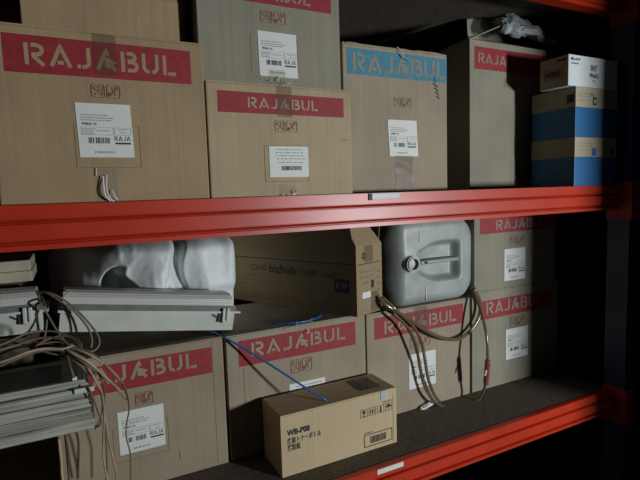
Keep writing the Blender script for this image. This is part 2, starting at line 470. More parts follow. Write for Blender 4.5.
bm = bmesh.new(); F0.sheet(bm, .769, .867, -.0155, -.002, .002); t = obj('tag_label', bm, M['taglabel'], beams[0]); t['label'] = 'small grey-blue sticker on the upper beam'
bm = bmesh.new(); box(bm, .760, .772, -.0035, 0, -.020, -.001, .001); obj('label_clip', bm, M['ink'], beams[0])
bm = bmesh.new(); F0.sheet(bm, .770, .867, -.8478, -.8325, .002); t = obj('tag_label', bm, M['paper'], beams[1]); t['label'] = 'white sticker on the lower beam'

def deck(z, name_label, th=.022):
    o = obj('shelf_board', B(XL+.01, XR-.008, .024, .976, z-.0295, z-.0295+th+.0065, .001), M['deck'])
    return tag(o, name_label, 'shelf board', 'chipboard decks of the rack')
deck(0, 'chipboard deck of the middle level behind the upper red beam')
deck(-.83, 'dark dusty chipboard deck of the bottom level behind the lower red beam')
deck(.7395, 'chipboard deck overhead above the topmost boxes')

# ------------------------------------------------------------------ cartons
def carton(label_, x0, x1, y0, y1, z0, z1, mat, group=None, open_top=False, name='cardboard_box', cat='cardboard box', split='x'):
    t = thing(name, label_, cat, ((x0+x1)/2, (y0+y1)/2, z0), group)
    bm = bmesh.new()
    if open_top:
        w = .005
        box(bm, x0, x1, y0, y0+w, z0, z1); box(bm, x0, x1, y1-w, y1, z0, z1)
        box(bm, x0, x0+w, y0+w, y1-w, z0, z1); box(bm, x1-w, x1, y0+w, y1-w, z0, z1); box(bm, x0+w, x1-w, y0+w, y1-w, z0, z0+w)
    else:
        box(bm, x0, x1, y0, y1, z0, z1-.004, .0035)
        # slightly bowed panels
    obj('carton_body', bm, mat, t)
    if not open_top:
        g = .0015
        if split == 'x': 
            m = (y0+y1)/2
            for a, b in ((y0+.001, m-g), (m+g, y1-.001)): obj('top_flap', B(x0+.001, x1-.001, a, b, z1-.0042, z1, .0012), mat, t)
        else:
            m = (x0+x1)/2
            for a, b in ((x0+.001, m-g), (m+g, x1-.001)): obj('top_flap', B(a, b, y0+.001, y1-.001, z1-.0042, z1, .0012), mat, t)
    return t

def banner(F, parent, a0, a1, b0, b1, ink, word, ta, tb, tz0, tz1, letters, wt=W):
    bm = bmesh.new(); n = 24
    F.rect(bm, a0, a1, b0, b1, .0006)
    bmesh.ops.subdivide_edges(bm, edges=bm.edges, cuts=4, use_grid_fill=True)
    p = obj('printed_banner', bm, ink, parent)
    bm = bmesh.new(); stencil(bm, F, word, ta, tb, tz0, tz1, wt)
    return obj('lettering', bm, letters, p)
def outline(F, parent, a0, a1, b0, b1, w=.0012, mat='brown_line'):
    bm = bmesh.new(); hollow(F, bm, a0, a1, b0, b1, w, .0007); return obj('label_frame', bm, M[mat], parent)
BW = 'RAJQBUL'

# A: upper left, large
F = Face((0, .02, 0)); G1 = 'moving cartons on the upper shelf'
A = carton('large cardboard box with red lettered banner at the left end of the upper shelf', -.125, .311, .02, .42, 0, .37, M['card_warm'], G1)
banner(F, A, -.097, .281, .272, .349, M['red'], BW, -.060, .246, .289, .333, M['card_warm'])
symbols(F, .062, .120, .230, .258, M['red_line'], A)
outline(F, A, .022, .156, .076, .170); label(F, .027, .139, .0995, .2165, A, skew=.003)
film(F, A, (.095, .366, .095, .280, .024), M['tape']); film(F, A, (.082, .078, .082, .002, .022), M['tape_clear'])
obj('tape_curl', join([tube_bm([(0.0722, 0.0120, 0.0579), (0.0720, 0.0050, 0.0313), (0.0748, 0.0040, 0.0136), (0.0846, 0.0080, 0.0022)], .0016, 5, flat=.5),
     tube_bm([(0.0805, 0.0120, 0.0600), (0.0773, 0.0040, 0.0356), (0.0808, 0.0020, 0.0134), (0.0907, 0.0080, 0.0009)], .0016, 5, flat=.5),
     tube_bm([(0.0887, 0.0140, 0.0267), (0.0934, 0.0060, 0.0130), (0.0994, 0.0100, 0.0039)], .0014, 5, flat=.5),
     tube_bm([(0.0595, 0.0170, 0.0759), (0.0592, 0.0160, 0.0583)], .001, 5)]), M['glint'], A)
# B: on top of A
Bx = carton('plain brown cardboard box lying on the large upper left box', -.066, .303, .15, .50, .370, .512, M['card_warm'], G1)
# D: below C
F = Face((0, .02, 0))
D = carton('smaller pale box with red lettered banner, under another box on the upper shelf', .3145, .721, .02, .42, 0, .287, M['card_pale'], G1)
banner(F, D, .342, .6975, .2115, .2635, M['red'], BW, .419, .617, .2255, .2515, M['card_pale'])
symbols(F, .491, .553, .168, .196, M['red_line'], D)
outline(F, D, .458, .584, .038, .132); label(F, .471, .5835, .050, .130, D, 'plain', .0)
film(F, D, (.520, .284, .520, .205, .022), M['tape']); film(F, D, (.520, .030, .520, .001, .024), M['tape_clear'])
scrap((.52, .018, .008), (.03, .008, .006, .012), 9, D, seed=3)
bm = bmesh.new(); F.rect(bm, .688, .712, .149, .1505); F.rect(bm, .692, .700, .152, .1535); obj('small_print', bm, M['brown_line'], D)
# C: on top of D
F = Face((0, .10, 0))
C = carton('box with red banner cut off by the picture top, on the smaller pale box', .322, .738, .10, .42, .287, .605, M['card_cool'], G1)
banner(F, C, .349, .711, .5165, .590, M['red'], BW, .413, .645, .528, .563, M['card_cool'])
symbols(F, .494, .566, .468, .499, M['red_line'], C)
outline(F, C, .462, .600, .335, .435); label(F, .483, .5965, .3265, .4445, C, skew=.002)
film(F, C, (.535, .345, .535, .292, .025), M['tape_clear'])
scrap((.525, .097, .308), (.035, .008, .008, .014), 12, C, seed=5)
# E: blue banner
E_ = carton('cardboard box with blue lettered banner standing on the upper shelf', .745, 1.142, .10, .50, 0, .445, M['card_grey'], G1)
F = Face((0, .10, 0))
banner(F, E_, .760, 1.141, .354, .430, M['blue'], BW, .779, 1.133, .364, .418, M['card_cool'])
symbols(F, .927, .993, .266, .296, M['brown_line'], E_)
label(F, .901, 1.013, .113, .226, E_, skew=.006)
film(F, E_, (.963, .115, .963, .002, .035), M['tape'])
bm = bmesh.new()
for k in range(4): F.stroke(bm, [(1.082+k*.005, .348-k*.013), (1.094+k*.004, .343-k*.013), (1.102+k*.002, .337-k*.012)], .0045)
F.stroke(bm, [(1.090,.395),(1.086,.372),(1.092,.350)], .003)
obj('ink_scribble', bm, M['ink'], E_)
obj('tape_curl', join([tube_bm([(0.9491, 0.0950, 0.4271), (0.9628, 0.0880, 0.4146), (0.9913, 0.0950, 0.4099)], .0016, 5, flat=.5), tube_bm([(0.9344, 0.0900, 0.4453),(0.9487, 0.0840, 0.4332),(0.9605, 0.0900, 0.4179)], .0012, 5)]), M['glint'], E_)
scrap((.963, .097, .012), (.006, .004, .008, .006), 3, E_, seed=8)
o = obj('torn_top_edge', tube_bm([(0.7550, 0.1000, 0.4422), (0.8124, 0.0980, 0.4406), (0.8782, 0.1000, 0.4392), (0.9432, 0.0970, 0.4406), (0.9996, 0.1000, 0.4410), (1.0532, 0.0970, 0.4425), (1.1389, 0.1000, 0.4405)], .004, 6, taper=lambda t: .6+.5*abs(math.sin(t*19))), M['card_grey'], E_)

# F: tall open box
F = Face((0, .22, 0))
T = carton('tall open cardboard box with red lettered banner and crumpled plastic on top', 1.36, 1.812, .22, .40, 0, .553, M['card_cool'], G1, open_top=True)
banner(F, T, 1.383, 1.787, .449, .531, M['red'], 'RAJAMOUSSE', 1.402, 1.770, .472, .509, M['card_cool'], .15)
symbols(F, 1.537, 1.609, .392, .422, M['red_line'], T)
film(F, T, (1.600, .105, 1.600, .002, .030), M['tape_clear'])
scrap((1.60, .216, .030), (.02, .004, .025, .006), 3, T, seed=12)
def flap(pts, t, mat, parent):
    bm = bmesh.new(); slab(bm, pts, t); bmesh.ops.recalc_face_normals(bm, faces=bm.faces); return obj('top_flap', bm, mat, parent)
flap([(1.362,.225,.552),(1.362,.395,.552),(1.53,.385,.625),(1.53,.235,.622)], (0,0,.004), M['card_cool'], T)
flap([(1.5214, 0.3960, 0.5927),(1.7416, 0.3960, 0.5989),(1.6927, 0.3960, 0.7288),(1.5162, 0.3960, 0.7000)], (0,.004,0), M['card_cool'], T)
flap([(1.37,.222,.553),(1.80,.222,.553),(1.66,.31,.592),(1.54,.315,.596)], (0,.003,.002), M['card_cool'], T)
flap([(1.81,.225,.553),(1.81,.395,.553),(1.85,.38,.580),(1.85,.25,.572)], (0,0,.004), M['card_cool'], T)
bms = []
for q, (pa, pb, hw, sd) in enumerate((((1.5841, 0.3000, 0.6511), (1.7043, 0.2700, 0.6291), .046, 1), ((1.6445, 0.3300, 0.7035), (1.7995, 0.2600, 0.6211), .034, 5), ((1.6350, 0.2700, 0.6559), (1.8354, 0.2350, 0.5939), .022, 9))):
    b_ = bmesh.new(); pa, pb = Vector(pa), Vector(pb); rows = []
    ax = (pb-pa); L_ = ax.length; ax.normalize(); side = Vector((.25, .6, .75)).normalized()
    for i in range(31):
        t_ = i/30; row = []
        wd_ = hw*(.55+.6*math.sin(math.pi*min(1, t_*.9+.15)))*(1+.25*noise.noise(Vector((t_*5, sd, 0))))
        for j in range(19):
            v_ = j/18*2-1
            ang = v_*1.9
            off = side*math.sin(ang)*wd_ + Vector((0,-1,.3))*math.cos(ang)*wd_*.7
            n_ = noise.noise(Vector((t_*3.0, v_*2.6, sd)))*.020+abs(noise.noise(Vector((t_*5, v_*5, sd+3))))*.014
            row.append(b_.verts.new(pa+ax*L_*t_+off+Vector((.2,-.5,.8))*n_))
        rows.append(row)
    for i in range(30):
        for j in range(18): b_.faces.new([rows[i][j], rows[i+1][j], rows[i+1][j+1], rows[i][j+1]])
    bms.append(b_)
bm = join(bms)
tag(obj('plastic_bag', bm, M['bag']), 'crumpled translucent plastic film on top of the tall open box', 'plastic bag')

# stack of printer boxes on the right
G2 = 'stack of small printer supply boxes'
def stripe_box(label_, z0, z1, kind):
    t = thing('toner_box', label_, 'box', (1.785, .10, z0), G2)
    x0, x1, y0, y1 = 1.663, 1.907, .005, .192
    obj('carton_body', B(x0, x1, y0, y1, z0, z1, .002), M['card_blue'], t)
    zb = z0+(z1-z0)*.60
    bm = bmesh.new(); w = .0008
    box(bm, x0-w, x1+w, y0-w, y1+w, zb, z1-.001)
    bd = obj('pale_print_band', bm, M['card_cream'], t)
    Ff = Face((0, y0-w, 0)); Fs = Face((x0-w, 0, 0), (0,-1,0), (0,0,1), (-1,0,0))
    bm = bmesh.new(); rn = random.Random(int(z0*100)+2)
    for y in (.80, .72, .86):
        x = x0+.012
        while x < x1-.03:
            q = rn.uniform(.004,.014)
            if abs(x-1.775) > .01: Ff.rect(bm, x, x+q, z0+(z1-z0)*y, z0+(z1-z0)*y+.004, .0008)
            x += q+rn.uniform(.002,.006)
    Fs.stroke(bm, [(-.165+.012*math.cos(R(a)), z0+(z1-z0)*.82+.012*math.sin(R(a))) for a in range(0, 361, 30)], .006, .0008)
    obj('fine_print', bm, M['grey_ink'], bd)
    if kind == 0:
        bm = bmesh.new(); Ff.rect(bm, 1.760, 1.781, z0+.118, z0+.147, .001)
        Fs.rect(bm, -.04, -.012, z0+.125, z0+.155, .001)
        k = obj('black_emblem', bm, M['ink'], bd)
        obj('emblem_letter', typed(Ff, 'K', 1.766, z0+.125, .014, .0016, .02), M['paper'], k)
        obj('box_mark', join([typed(Ff, 'TN', 1.742, z0+.150, .010, .001)]), M['ink'], bd)
    else:
        bm = bmesh.new(); Ff.rect(bm, 1.760, 1.785, z0+.112, z0+.140, .001); obj('blue_emblem', bm, M['card_blue'], bd)
        bm = bmesh.new(); Ff.rect(bm, 1.872, 1.892, z0+.112, z0+.140, .001); obj('red_emblem', bm, M['red_line'], bd)
    return t
stripe_box('blue and cream toner box at the bottom of the small stack on the upper shelf', .0, .1805, 1)
stripe_box('blue and cream toner box with a black emblem, middle one of the small stack', .1805, .361, 0)
t = thing('white_carton', 'small white printer supply box on top of the two blue and cream boxes', 'box', (1.77, .09, .361), G2)
obj('carton_body', B(1.620, 1.903, .004, .122, .361, .470, .002), M['card_white'], t)
bm = bmesh.new(); box(bm, 1.6192, 1.621, .005, .1215, .362, .4695); obj('brown_side_panel', bm, M['card_cream'], t)
Ff = Face((0, .004, 0)); Fs = Face((1.6192, 0, 0), (0,-1,0), (0,0,1), (-1,0,0))
p = obj('printed_name', join([typed(Ff, 'EHT', 1.742, .421, .021, .001, .02, .036), typed(Ff, 'PNAS', 1.737, .396, .017, .001, .02, .052), typed(Ff, 'T-90', 1.752, .381, .007, .001)]), M['ink'], t)
obj('printed_code', join([typed(Ff, 'BK-AT9', 1.631, .451, .009, .001, .03, .05), typed(Ff, 'NR0099', 1.632, .437, .006, .001, .0, .042)]), M['ink'], t)
bm = bmesh.new(); hollow(Fs, bm, -.105, -.03, .395, .430, .002); 
rn = random.Random(4); x = -.098
while x < -.04:
    q = rn.uniform(.002,.006); Fs.rect(bm, x, x+q, .402, .422); x += q+.002
Fs.rect(bm, -.05, -.03, .452, .458); Fs.rect(bm, -.028, -.014, .450, .460)
obj('side_print', bm, M['ink'], t)
bm = bmesh.new()
for k in range(5): Ff.rect(bm, 1.884, 1.892, .418+k*.008, .422+k*.008)
obj('small_print', bm, M['grey_ink'], t)

# ------------------------------------------------------------------ lower shelf boxes
G3 = 'moving cartons on the lower shelf'
ZD = -.83
F = Face((0, .265, 0))
Gb = carton('brown box with red banner at lower left, partly behind the aluminium slats', -.0535, .390, .265, .665, ZD, -.424, M['card_low'], G3)
banner(F, Gb, -.050, .354, -.530, -.450, M['red'], BW, -.028, .308, -.504, -.457, M['card_low'])
symbols(F, .130, .176, -.583, -.548, M['red_line'], Gb)
outline(F, Gb, .063, .214, -.740, -.602-.035); label(F, .079, .204, -.7185, -.5925, Gb)
bm = bmesh.new(); F.rect(bm, .3555, .3567, -.825, -.43); obj('crease', bm, M['brown_line'], Gb)
bm = bmesh.new(); F.rect(bm, .241, .2445, -.775, -.75); obj('scuff', bm, M['brown_line'], Gb)
H = carton('brown box with red banner directly behind the small box with Japanese print', .400, .905, .265, .665, ZD, -.426, M['card_grey'], G3)
banner(F, H, .438, .865, -.530, -.447, M['red'], BW, .480, .823, -.503, -.459, M['card_grey'])
symbols(F, .615, .690, -.586, -.543, M['red_line'], H)
label(F, .605, .738, -.74, -.622, H, 'plain')
bm = bmesh.new(); F.rect(bm, .452, .4532, -.825, -.535); obj('crease', bm, M['brown_line'], H)
scrap((.655, .262, -.432), (.03, .01, .012, .025), 7, H, seed=21)
I_ = carton('brown box with red banner under the white jerrycan', .911, 1.402, .265, .665, ZD, -.430, M['card_grey'], G3)
banner(F, I_, .944, 1.366, -.528, -.449, M['red'], BW, .987, 1.327, -.513, -.467, M['card_grey'])
symbols(F, 1.103, 1.197, -.588, -.545, M['red_line'], I_)
label(F, 1.095, 1.224, -.7475, -.612, I_)
film(F, I_, (1.155, -.433, 1.155, -.53, .03), M['tape'])
J = carton('dim brown box with red banner at the right end of the lower shelf, under another', 1.414, 1.936, .265, .665, ZD, -.4135, M['card_cool'], G3)
J.scale = (1, 1, 1)
banner(F, J, 1.453, 1.892, -.533, -.456, M['red'], BW, 1.491, 1.822, -.513, -.463, M['card_cool'])
symbols(F, 1.629, 1.714, -.590, -.545, M['red_line'], J)
label(F, 1.604, 1.738, -.727, -.595, J)
scrap((1.63, .262, -.43), (.03, .006, .015, .012), 4, J, seed=23)
K = carton('dim brown box stacked on the right end box, just under the upper beam', 1.426, 1.910, .265, .665, -.4135, -.062, M['card_cool'], G3)
banner(F, K, 1.457, 1.904, -.181, -.098, M['red'], BW, 1.545, 1.840, -.168, -.128, M['card_cool'])
symbols(F, 1.626, 1.710, -.238, -.203, M['red_line'], K)
label(F, 1.593, 1.717, -.386, -.252, K)
scrap((1.66, .262, -.125), (.012, .006, .015, .012), 3, K, seed=25)

# WB-P08
F = Face((0, .10, 0))
WB = thing('waste_toner_box', 'small brown box with black Japanese print at the front of the lower shelf', 'cardboard box', (.71, .17, ZD))
obj('carton_body', B(.503, .917, .10, .248, ZD, -.6445, .002), M['card_toner'], WB)
for a, b in ((.101, .172), (.175, .247)): 
    o = obj('top_flap', B(.504, .916, a, b, -.6445, -.6405, .001), M['card_toner'], WB)
obj('product_name', typed(F, 'WB-P08', .524, -.705, .0175, .001, .045, .074), M['ink'], WB)
obj('japanese_print', join([typed(F, '廃棄トナーボトル', .523, -.730, .0155, .001, .01, .112), typed(F, '廃粉瓶', .523, -.751, .0155, .001, .01, .042)]), M['ink'], WB)
bm = bmesh.new()
for k in range(4):
    a = .777+k*.0318; b = -.713+k*.0003; w, h = .0265, .026
    hollow(F, bm, a, a+w, b, b+h, .0012)
    P = lambda x, y: (a+x*w, b+y*h)
    if k == 0: F.stroke(bm, [P(.5,.85),P(.5,.45)], .010); F.stroke(bm, [P(.5,.5),P(.5,.15)], .002); F.stroke(bm, [P(.3,.13),P(.7,.13)], .002)
    if k == 1:
        for q in (.25,.5,.75): F.stroke(bm, [P(q,.15),P(q,.8)], .0016)
        F.stroke(bm, [P(.2,.5),P(.8,.5)], .0014)
    if k == 2: F.stroke(bm, [P(.5,.15),P(.5,.85)], .005); F.stroke(bm, [P(.35,.2),P(.65,.2)], .004)
    if k == 3: F.stroke(bm, [P(.15,.5),P(.5,.82),P(.85,.5)], .005); F.stroke(bm, [P(.5,.5),P(.5,.15)], .0016); F.stroke(bm, [P(.25,.56),P(.75,.56)], .004)
obj('handling_symbols', bm, M['ink'], WB)
bm = bmesh.new(); hollow(F, bm, .788, .898, -.815, -.773, .0025); x = .812; rn = random.Random(9)
while x < .872:
    q = rn.uniform(.001,.004); F.rect(bm, x, x+q, -.806, -.783); x += q+rn.uniform(.001,.002)
obj('barcode', bm, M['ink'], WB)
obj('small_print', join([typed(F, 'A6VA WY1', .862, -.682, .006, .001, 0, .036), typed(F, 'A6VAWY1', .790, -.770, .005, .001)]), M['ink'], WB)
bm = bmesh.new(); F.rect(bm, .902, .903, -.825, -.66); obj('crease', bm, M['brown_line'], WB)
Ft = Face((0, 0, -.6405), (1,0,0), (0,1,0), (0,0,1))
film(Ft, WB, (.868, .101, .846, .240, .028), M['tape_clear'])
film(F, WB, (.868, -.641, .868, -.672, .013), M['glint'] if False else M['bag'], 'tape_end')
bm = bmesh.new(); Ft.rect(bm, .800, .880, .135, .225, .001); obj('old_label', bm, M['steel_dark'], WB)

# ------------------------------------------------------------------ long toner box, turned, on the lower boxes
az = R(17.0)                       # direction of its short end
u = Vector((math.cos(az), math.sin(az), 0)); w = Vector((-math.sin(az-R(9)), 0, 0))
longd = Vector((-math.sin(R(26)), math.cos(R(26)), 0)); endd = Vector((math.cos(R(20)), math.sin(R(20)), 0))
c0 = Vector((.857, .236, -.4255)); EW = .148; LW = .66; ZB = .246
bz = thing('long_toner_box', 'long brown box with black side print and pale flapped end beside the jerrycan', 'cardboard box', tuple(c0))
def prism(bm, base, dx, lx, dy, ly, z0, z1, bev=.002):
    p = [base, base+dx*lx, base+dx*lx+dy*ly, base+dy*ly]
    a = [bm.verts.new(Vector((q.x,q.y,z0))) for q in p]; b = [bm.verts.new(Vector((q.x,q.y,z1))) for q in p]
    f = [bm.faces.new(a[::-1]), bm.faces.new(b)]+[bm.faces.new([a[i],a[(i+1)%4],b[(i+1)%4],b[i]]) for i in range(4)]
    if bev: bmesh.ops.bevel(bm, geom=list({e for q in f for e in q.edges}), offset=bev, segments=1, affect='EDGES')
    return bm
zt = c0.z+ZB
t5 = .004
bm = bmesh.new()
prism(bm, c0, endd, EW, longd, t5, c0.z, zt, 0); prism(bm, c0+longd*(LW-t5), endd, EW, longd, t5, c0.z, zt, 0)
prism(bm, c0+longd*t5, endd, t5, longd, LW-2*t5, c0.z, zt, 0); prism(bm, c0+endd*(EW-t5)+longd*t5, endd, t5, longd, LW-2*t5, c0.z, zt, 0)
prism(bm, c0+longd*t5+endd*t5, endd, EW-2*t5, longd, LW-2*t5, c0.z, c0.z+t5, 0)
M['card_long'] = cardboard('cardboard_long', (.31, .225, .125), .05)
obj('carton_body', bm, M['card_long'], bz)
def flapq(a, b, tip, th):
    bm = bmesh.new(); slab(bm, [a, b, b+tip[1], a+tip[0]], th); bmesh.ops.recalc_face_normals(bm, faces=bm.faces)
    return obj('top_flap', bm, M['card_long'], bz)
Zt = Vector((0,0,1))
flapq(c0+Zt*ZB, c0+endd*EW+Zt*ZB, [Vector((-.018,.02,.062)), Vector((-.04,.02,.062))], tuple(longd*.003))
flapq(c0+Zt*ZB+longd*.01, c0+longd*LW+Zt*ZB, [Vector((-.012,.0,.068)), Vector((-.012,-.02,.068))], tuple(endd*.003))
flapq(c0+endd*(EW-.003)+Zt*ZB+longd*.01, c0+endd*(EW-.003)+longd*LW+Zt*ZB, [Vector((.012,.01,.06)), Vector((.012,-.02,.06))], tuple(endd*.003))
nE = Vector((endd.y, -endd.x, 0)); nL = Vector((-longd.y, longd.x, 0))
if nL.x > 0: nL = -nL
FE = Face(c0, endd, Zt, nE)
FL = Face(c0+longd*LW, -longd, Zt, nL)       # reads left to right as seen from the aisle
def FLx(s): return LW-s                       # distance from the near corner
bm = bmesh.new(); FE.rect(bm, .008, .140, .178, .181); FL.rect(bm, .02, LW-.004, .180, .183)
obj('fold_line', bm, M['ink'], bz)
obj('brand_print', join([typed(FL, 'bizhub', FLx(.405), .128, .036, .001, .012, .135), typed(FL, 'C3100P', FLx(.255), .130, .022, .001, 0, .085), typed(FL, 'C3110', FLx(.505), .132, .024, .001, 0, .085)]), M['ink'], bz)
bm = bmesh.new(); hollow(FL, bm, FLx(.155), FLx(.07), .125, .150, .0012); rn = random.Random(5)
for yy in (.108, .090, .072, .04, .03, .02, .215):
    x = FLx(.55)
    while x < FLx(.55)+(.22 if yy > .05 else .42):
        q = rn.uniform(.006,.018); FL.rect(bm, x, x+q, yy, yy+.004); x += q+.004+(.02 if rn.random() < .3 else 0)
obj('fine_print', bm, M['brown_line'], bz)
obj('product_print', typed(FL, 'UNIT', FLx(.145), .130, .015, .001, 0, .06), M['ink'], bz)
bm = bmesh.new(); FL.rect(bm, FLx(.092), FLx(.030), .078, .128, .0008); kk = obj('black_square', bm, M['ink'], bz)
obj('square_letters', typed(FL, 'K 4P', FLx(.086), .095, .020, .0015, .02, .05), M['grey_ink'], kk)
obj('end_print', join([typed(FE, 'bizhub C31', .022, .148, .013, .001, .015, .085), typed(FE, 'bizhub C35', .022, .128, .013, .001, .015, .085), typed(FE, 'TNP80', .030, .108, .009, .001)]), M['grey_ink'], bz)
bm = bmesh.new(); FE.rect(bm, .082, .098, .090, .118, .0008)
FE.stroke(bm, [(.042+.008*math.cos(R(a)), .208+.010*math.sin(R(a))) for a in range(0, 361, 30)], .005)
for k in range(6): FE.rect(bm, .123, .129, .032+k*.022, .037+k*.022)
obj('end_emblem', bm, M['ink'], bz)
bm = bmesh.new(); FE.sheet(bm, .030, .078, .058, .080, .001); obj('white_sticker', bm, M['paper'], bz)
bm = bmesh.new(); FE.rect(bm, .030, .120, .046, .052); FE.rect(bm, .028, .100, .034, .039); FE.rect(bm, .03, .07, .024, .028); obj('small_print', bm, M['grey_ink'], bz)
film(FE, bz, (.070, .243, .070, .185, .025), M['tape']); film(FE, bz, (.100, .075, .100, .004, .022), M['tape'])

# ------------------------------------------------------------------ jerrycan lying on its side
jx0, jx1, jy0, jy1, jz0, jz1 = 1.004, 1.424, .262, .66, -.4295, -.106
jc = thing('jerrycan', 'milky white plastic jerrycan lying on its side with open spout facing out', 'jerrycan', ((jx0+jx1)/2, (jy0+jy1)/2, jz0))
def sstep(a, b, x):
    t = min(1, max(0, (x-a)/(b-a))); return t*t*(3-2*t)
bm = bmesh.new()
nx, ny, nz = 64, 30, 56
def rounded(p, r):
    cx, cy, cz = (jx0+jx1)/2, (jy0+jy1)/2, (jz0+jz1)/2
    hx, hy, hz = (jx1-jx0)/2, (jy1-jy0)/2, (jz1-jz0)/2
    q = Vector((p.x-cx, p.y-cy, p.z-cz))
    # rounded outline in the x-z plane first, then the front edge
    rr = .075
    ix, iz = max(-hx+rr, min(hx-rr, q.x)), max(-hz+rr, min(hz-rr, q.z))
    d = Vector((q.x-ix, q.z-iz)); m = max(abs(d.x), abs(d.y))
    if m > 1e-7: d = d.normalized()*m
    q.x, q.z = ix+d.x, iz+d.y
    # front rounding: outline shrinks towards the top face
    fr = .034
    ty = (q.y+hy)/fr
    if ty < 1:
        k = 1-math.sqrt(max(0, 1-(1-ty)**2)); 
        sx, sz = 1-k*fr/hx, 1-k*fr/hz
        q.x *= sx; q.z *= sz
    return Vector((q.x+cx, q.y+cy, q.z+cz))
def dent(x, z):
    """top face relief, metres towards +y"""
    zc = -.268
    g = sstep(1.135, 1.165, x)*(1-sstep(1.325, 1.355, x))
    half = .040+.034*sstep(1.13, 1.24, x)
    v = 1-sstep(half-.018, half+.006, abs(z-zc))
    d = .036*g*v
    bar = (1-sstep(.010, .020, abs(z-zc-.002)))*sstep(1.16,1.18,x)*(1-sstep(1.33,1.35,x))
    # shoulder slope round the spout
    d -= .006*math.exp(-((x-1.133)**2+(z+.271)**2)/.0016)
    return d
steps = {}
def jv(i, j, k):
    key = (i, j, k)
    if key in steps: return steps[key]
    ys = (j/ny)**1.8
    p = Vector((jx0+(jx1-jx0)*i/nx, jy0+(jy1-jy0)*ys, jz0+(jz1-jz0)*k/nz))
    p = rounded(p, .05)
    if j == 0: p.y += dent(p.x, p.z)
    p.y += .13*(1-sstep(.98, 1.092, p.x))**1.4*max(0, 1-(p.y-jy0)/(jy1-jy0))
    p.y += .0015*noise.noise(Vector((p.x*14, p.z*14, 0)))
    if i == nx or i == 0: p.x += .002*noise.noise(Vector((p.y*10, p.z*10, 2)))
    steps[key] = bm.verts.new(p); return steps[key]
for i in range(nx):
    for k in range(nz):
        bm.faces.new([jv(i,0,k), jv(i+1,0,k), jv(i+1,0,k+1), jv(i,0,k+1)]); bm.faces.new([jv(i,ny,k), jv(i,ny,k+1), jv(i+1,ny,k+1), jv(i+1,ny,k)])
for i in range(nx):
    for j in range(ny):
        bm.faces.new([jv(i,j,0), jv(i,j+1,0), jv(i+1,j+1,0), jv(i+1,j,0)]); bm.faces.new([jv(i,j,nz), jv(i+1,j,nz), jv(i+1,j+1,nz), jv(i,j+1,nz)])
for j in range(ny):
    for k in range(nz):
        bm.faces.new([jv(0,j,k), jv(0,j,k+1), jv(0,j+1,k+1), jv(0,j+1,k)]); bm.faces.new([jv(nx,j,k), jv(nx,j+1,k), jv(nx,j+1,k+1), jv(nx,j,k+1)])
bmesh.ops.recalc_face_normals(bm, faces=bm.faces)
obj('can_body', bm, M['can'], jc, smooth=True)
def ring(bm, c, r0, r1, y0, y1, n=36):
    A_, B_, C_, D_ = [], [], [], []
    for k in range(n):
        a = 2*math.pi*k/n; cs, sn = math.cos(a), math.sin(a)
        A_.append(bm.verts.new((c[0]+r1*cs, y1, c[1]+r1*sn))); B_.append(bm.verts.new((c[0]+r1*.96*cs, y0, c[1]+r1*.96*sn)))
        C_.append(bm.verts.new((c[0]+r0*cs, y0, c[1]+r0*sn))); D_.append(bm.verts.new((c[0]+r0*cs, y1+.01, c[1]+r0*sn)))
    for k in range(n):
        l = (k+1) % n
        for P, Q in ((A_, B_), (B_, C_), (C_, D_)): bm.faces.new([P[k], P[l], Q[l], Q[k]])
bm = bmesh.new(); sc = (1.110, -.2665)
ring(bm, sc, .023, .032, .246, .290); ring(bm, sc, .022, .038, .258, .300); ring(bm, sc, .0205, .027, .242, .28)
bmesh.ops.recalc_face_normals(bm, faces=bm.faces)
sp = obj('spout', bm, M['can'], jc, smooth=False)
bm = bmesh.new(); rod(bm, (sc[0], .268, sc[1]), (sc[0], .272, sc[1]), .0225, 28); o = obj('spout_opening', bm, M['can_shade'], sp); 
bm = bmesh.new(); box(bm, 1.150, 1.338, .254, .285, -.274, -.259, .005)
obj('handle', bm, M['can'], jc, smooth=True)
bm = bmesh.new(); box(bm, 1.162, 1.184, .254, .270, -.273, -.258, .003); o = obj('handle_stain', bm, M['cable_green'], jc)
bms = []
for zz0, zz1, xx in ((-.190,-.145,1.150), (-.412,-.355,1.178)):
    b_ = bmesh.new(); box(b_, xx-.0015, xx+.0015, .2595, .270, zz0, zz1, .001); bms.append(b_)
obj('moulding_seam', join(bms), M['white_plastic'], jc)

# ------------------------------------------------------------------ hoses
HG = 'clear amber hoses hanging from behind the jerrycan'
def hose(label_, pts, r=.0065, extra=None):
    t = thing('plastic_hose', label_, 'hose', pts[0], HG)
    obj('tube', tube_bm(pts, r, 10, 7), M['tube'], t, smooth=True)
    if extra: extra(t)
    return t
hose('amber hose swinging in a loop below the jerrycan across the banner', [(0.9651, 0.2620, -0.3727), (0.9836, 0.2460, -0.4013), (1.0673, 0.2350, -0.4587), (1.1494, 0.2350, -0.5166), (1.2385, 0.2380, -0.5629), (1.3158, 0.2400, -0.5803), (1.3804, 0.2420, -0.5591), (1.4285, 0.2420, -0.5093), (1.4369, 0.2450, -0.4499), (1.4072, 0.2475, -0.3898)], .0070)
hose('amber hose falling steeply from the jerrycan across the white label', [(0.9746, 0.2570, -0.3730), (1.0154, 0.2360, -0.4183), (1.0918, 0.2380, -0.4893), (1.1325, 0.2380, -0.5567), (1.1520, 0.2400, -0.6340), (1.1671, 0.2420, -0.7079), (1.1980, 0.2450, -0.7790), (1.2230, 0.2400, -0.8148)], .0062)
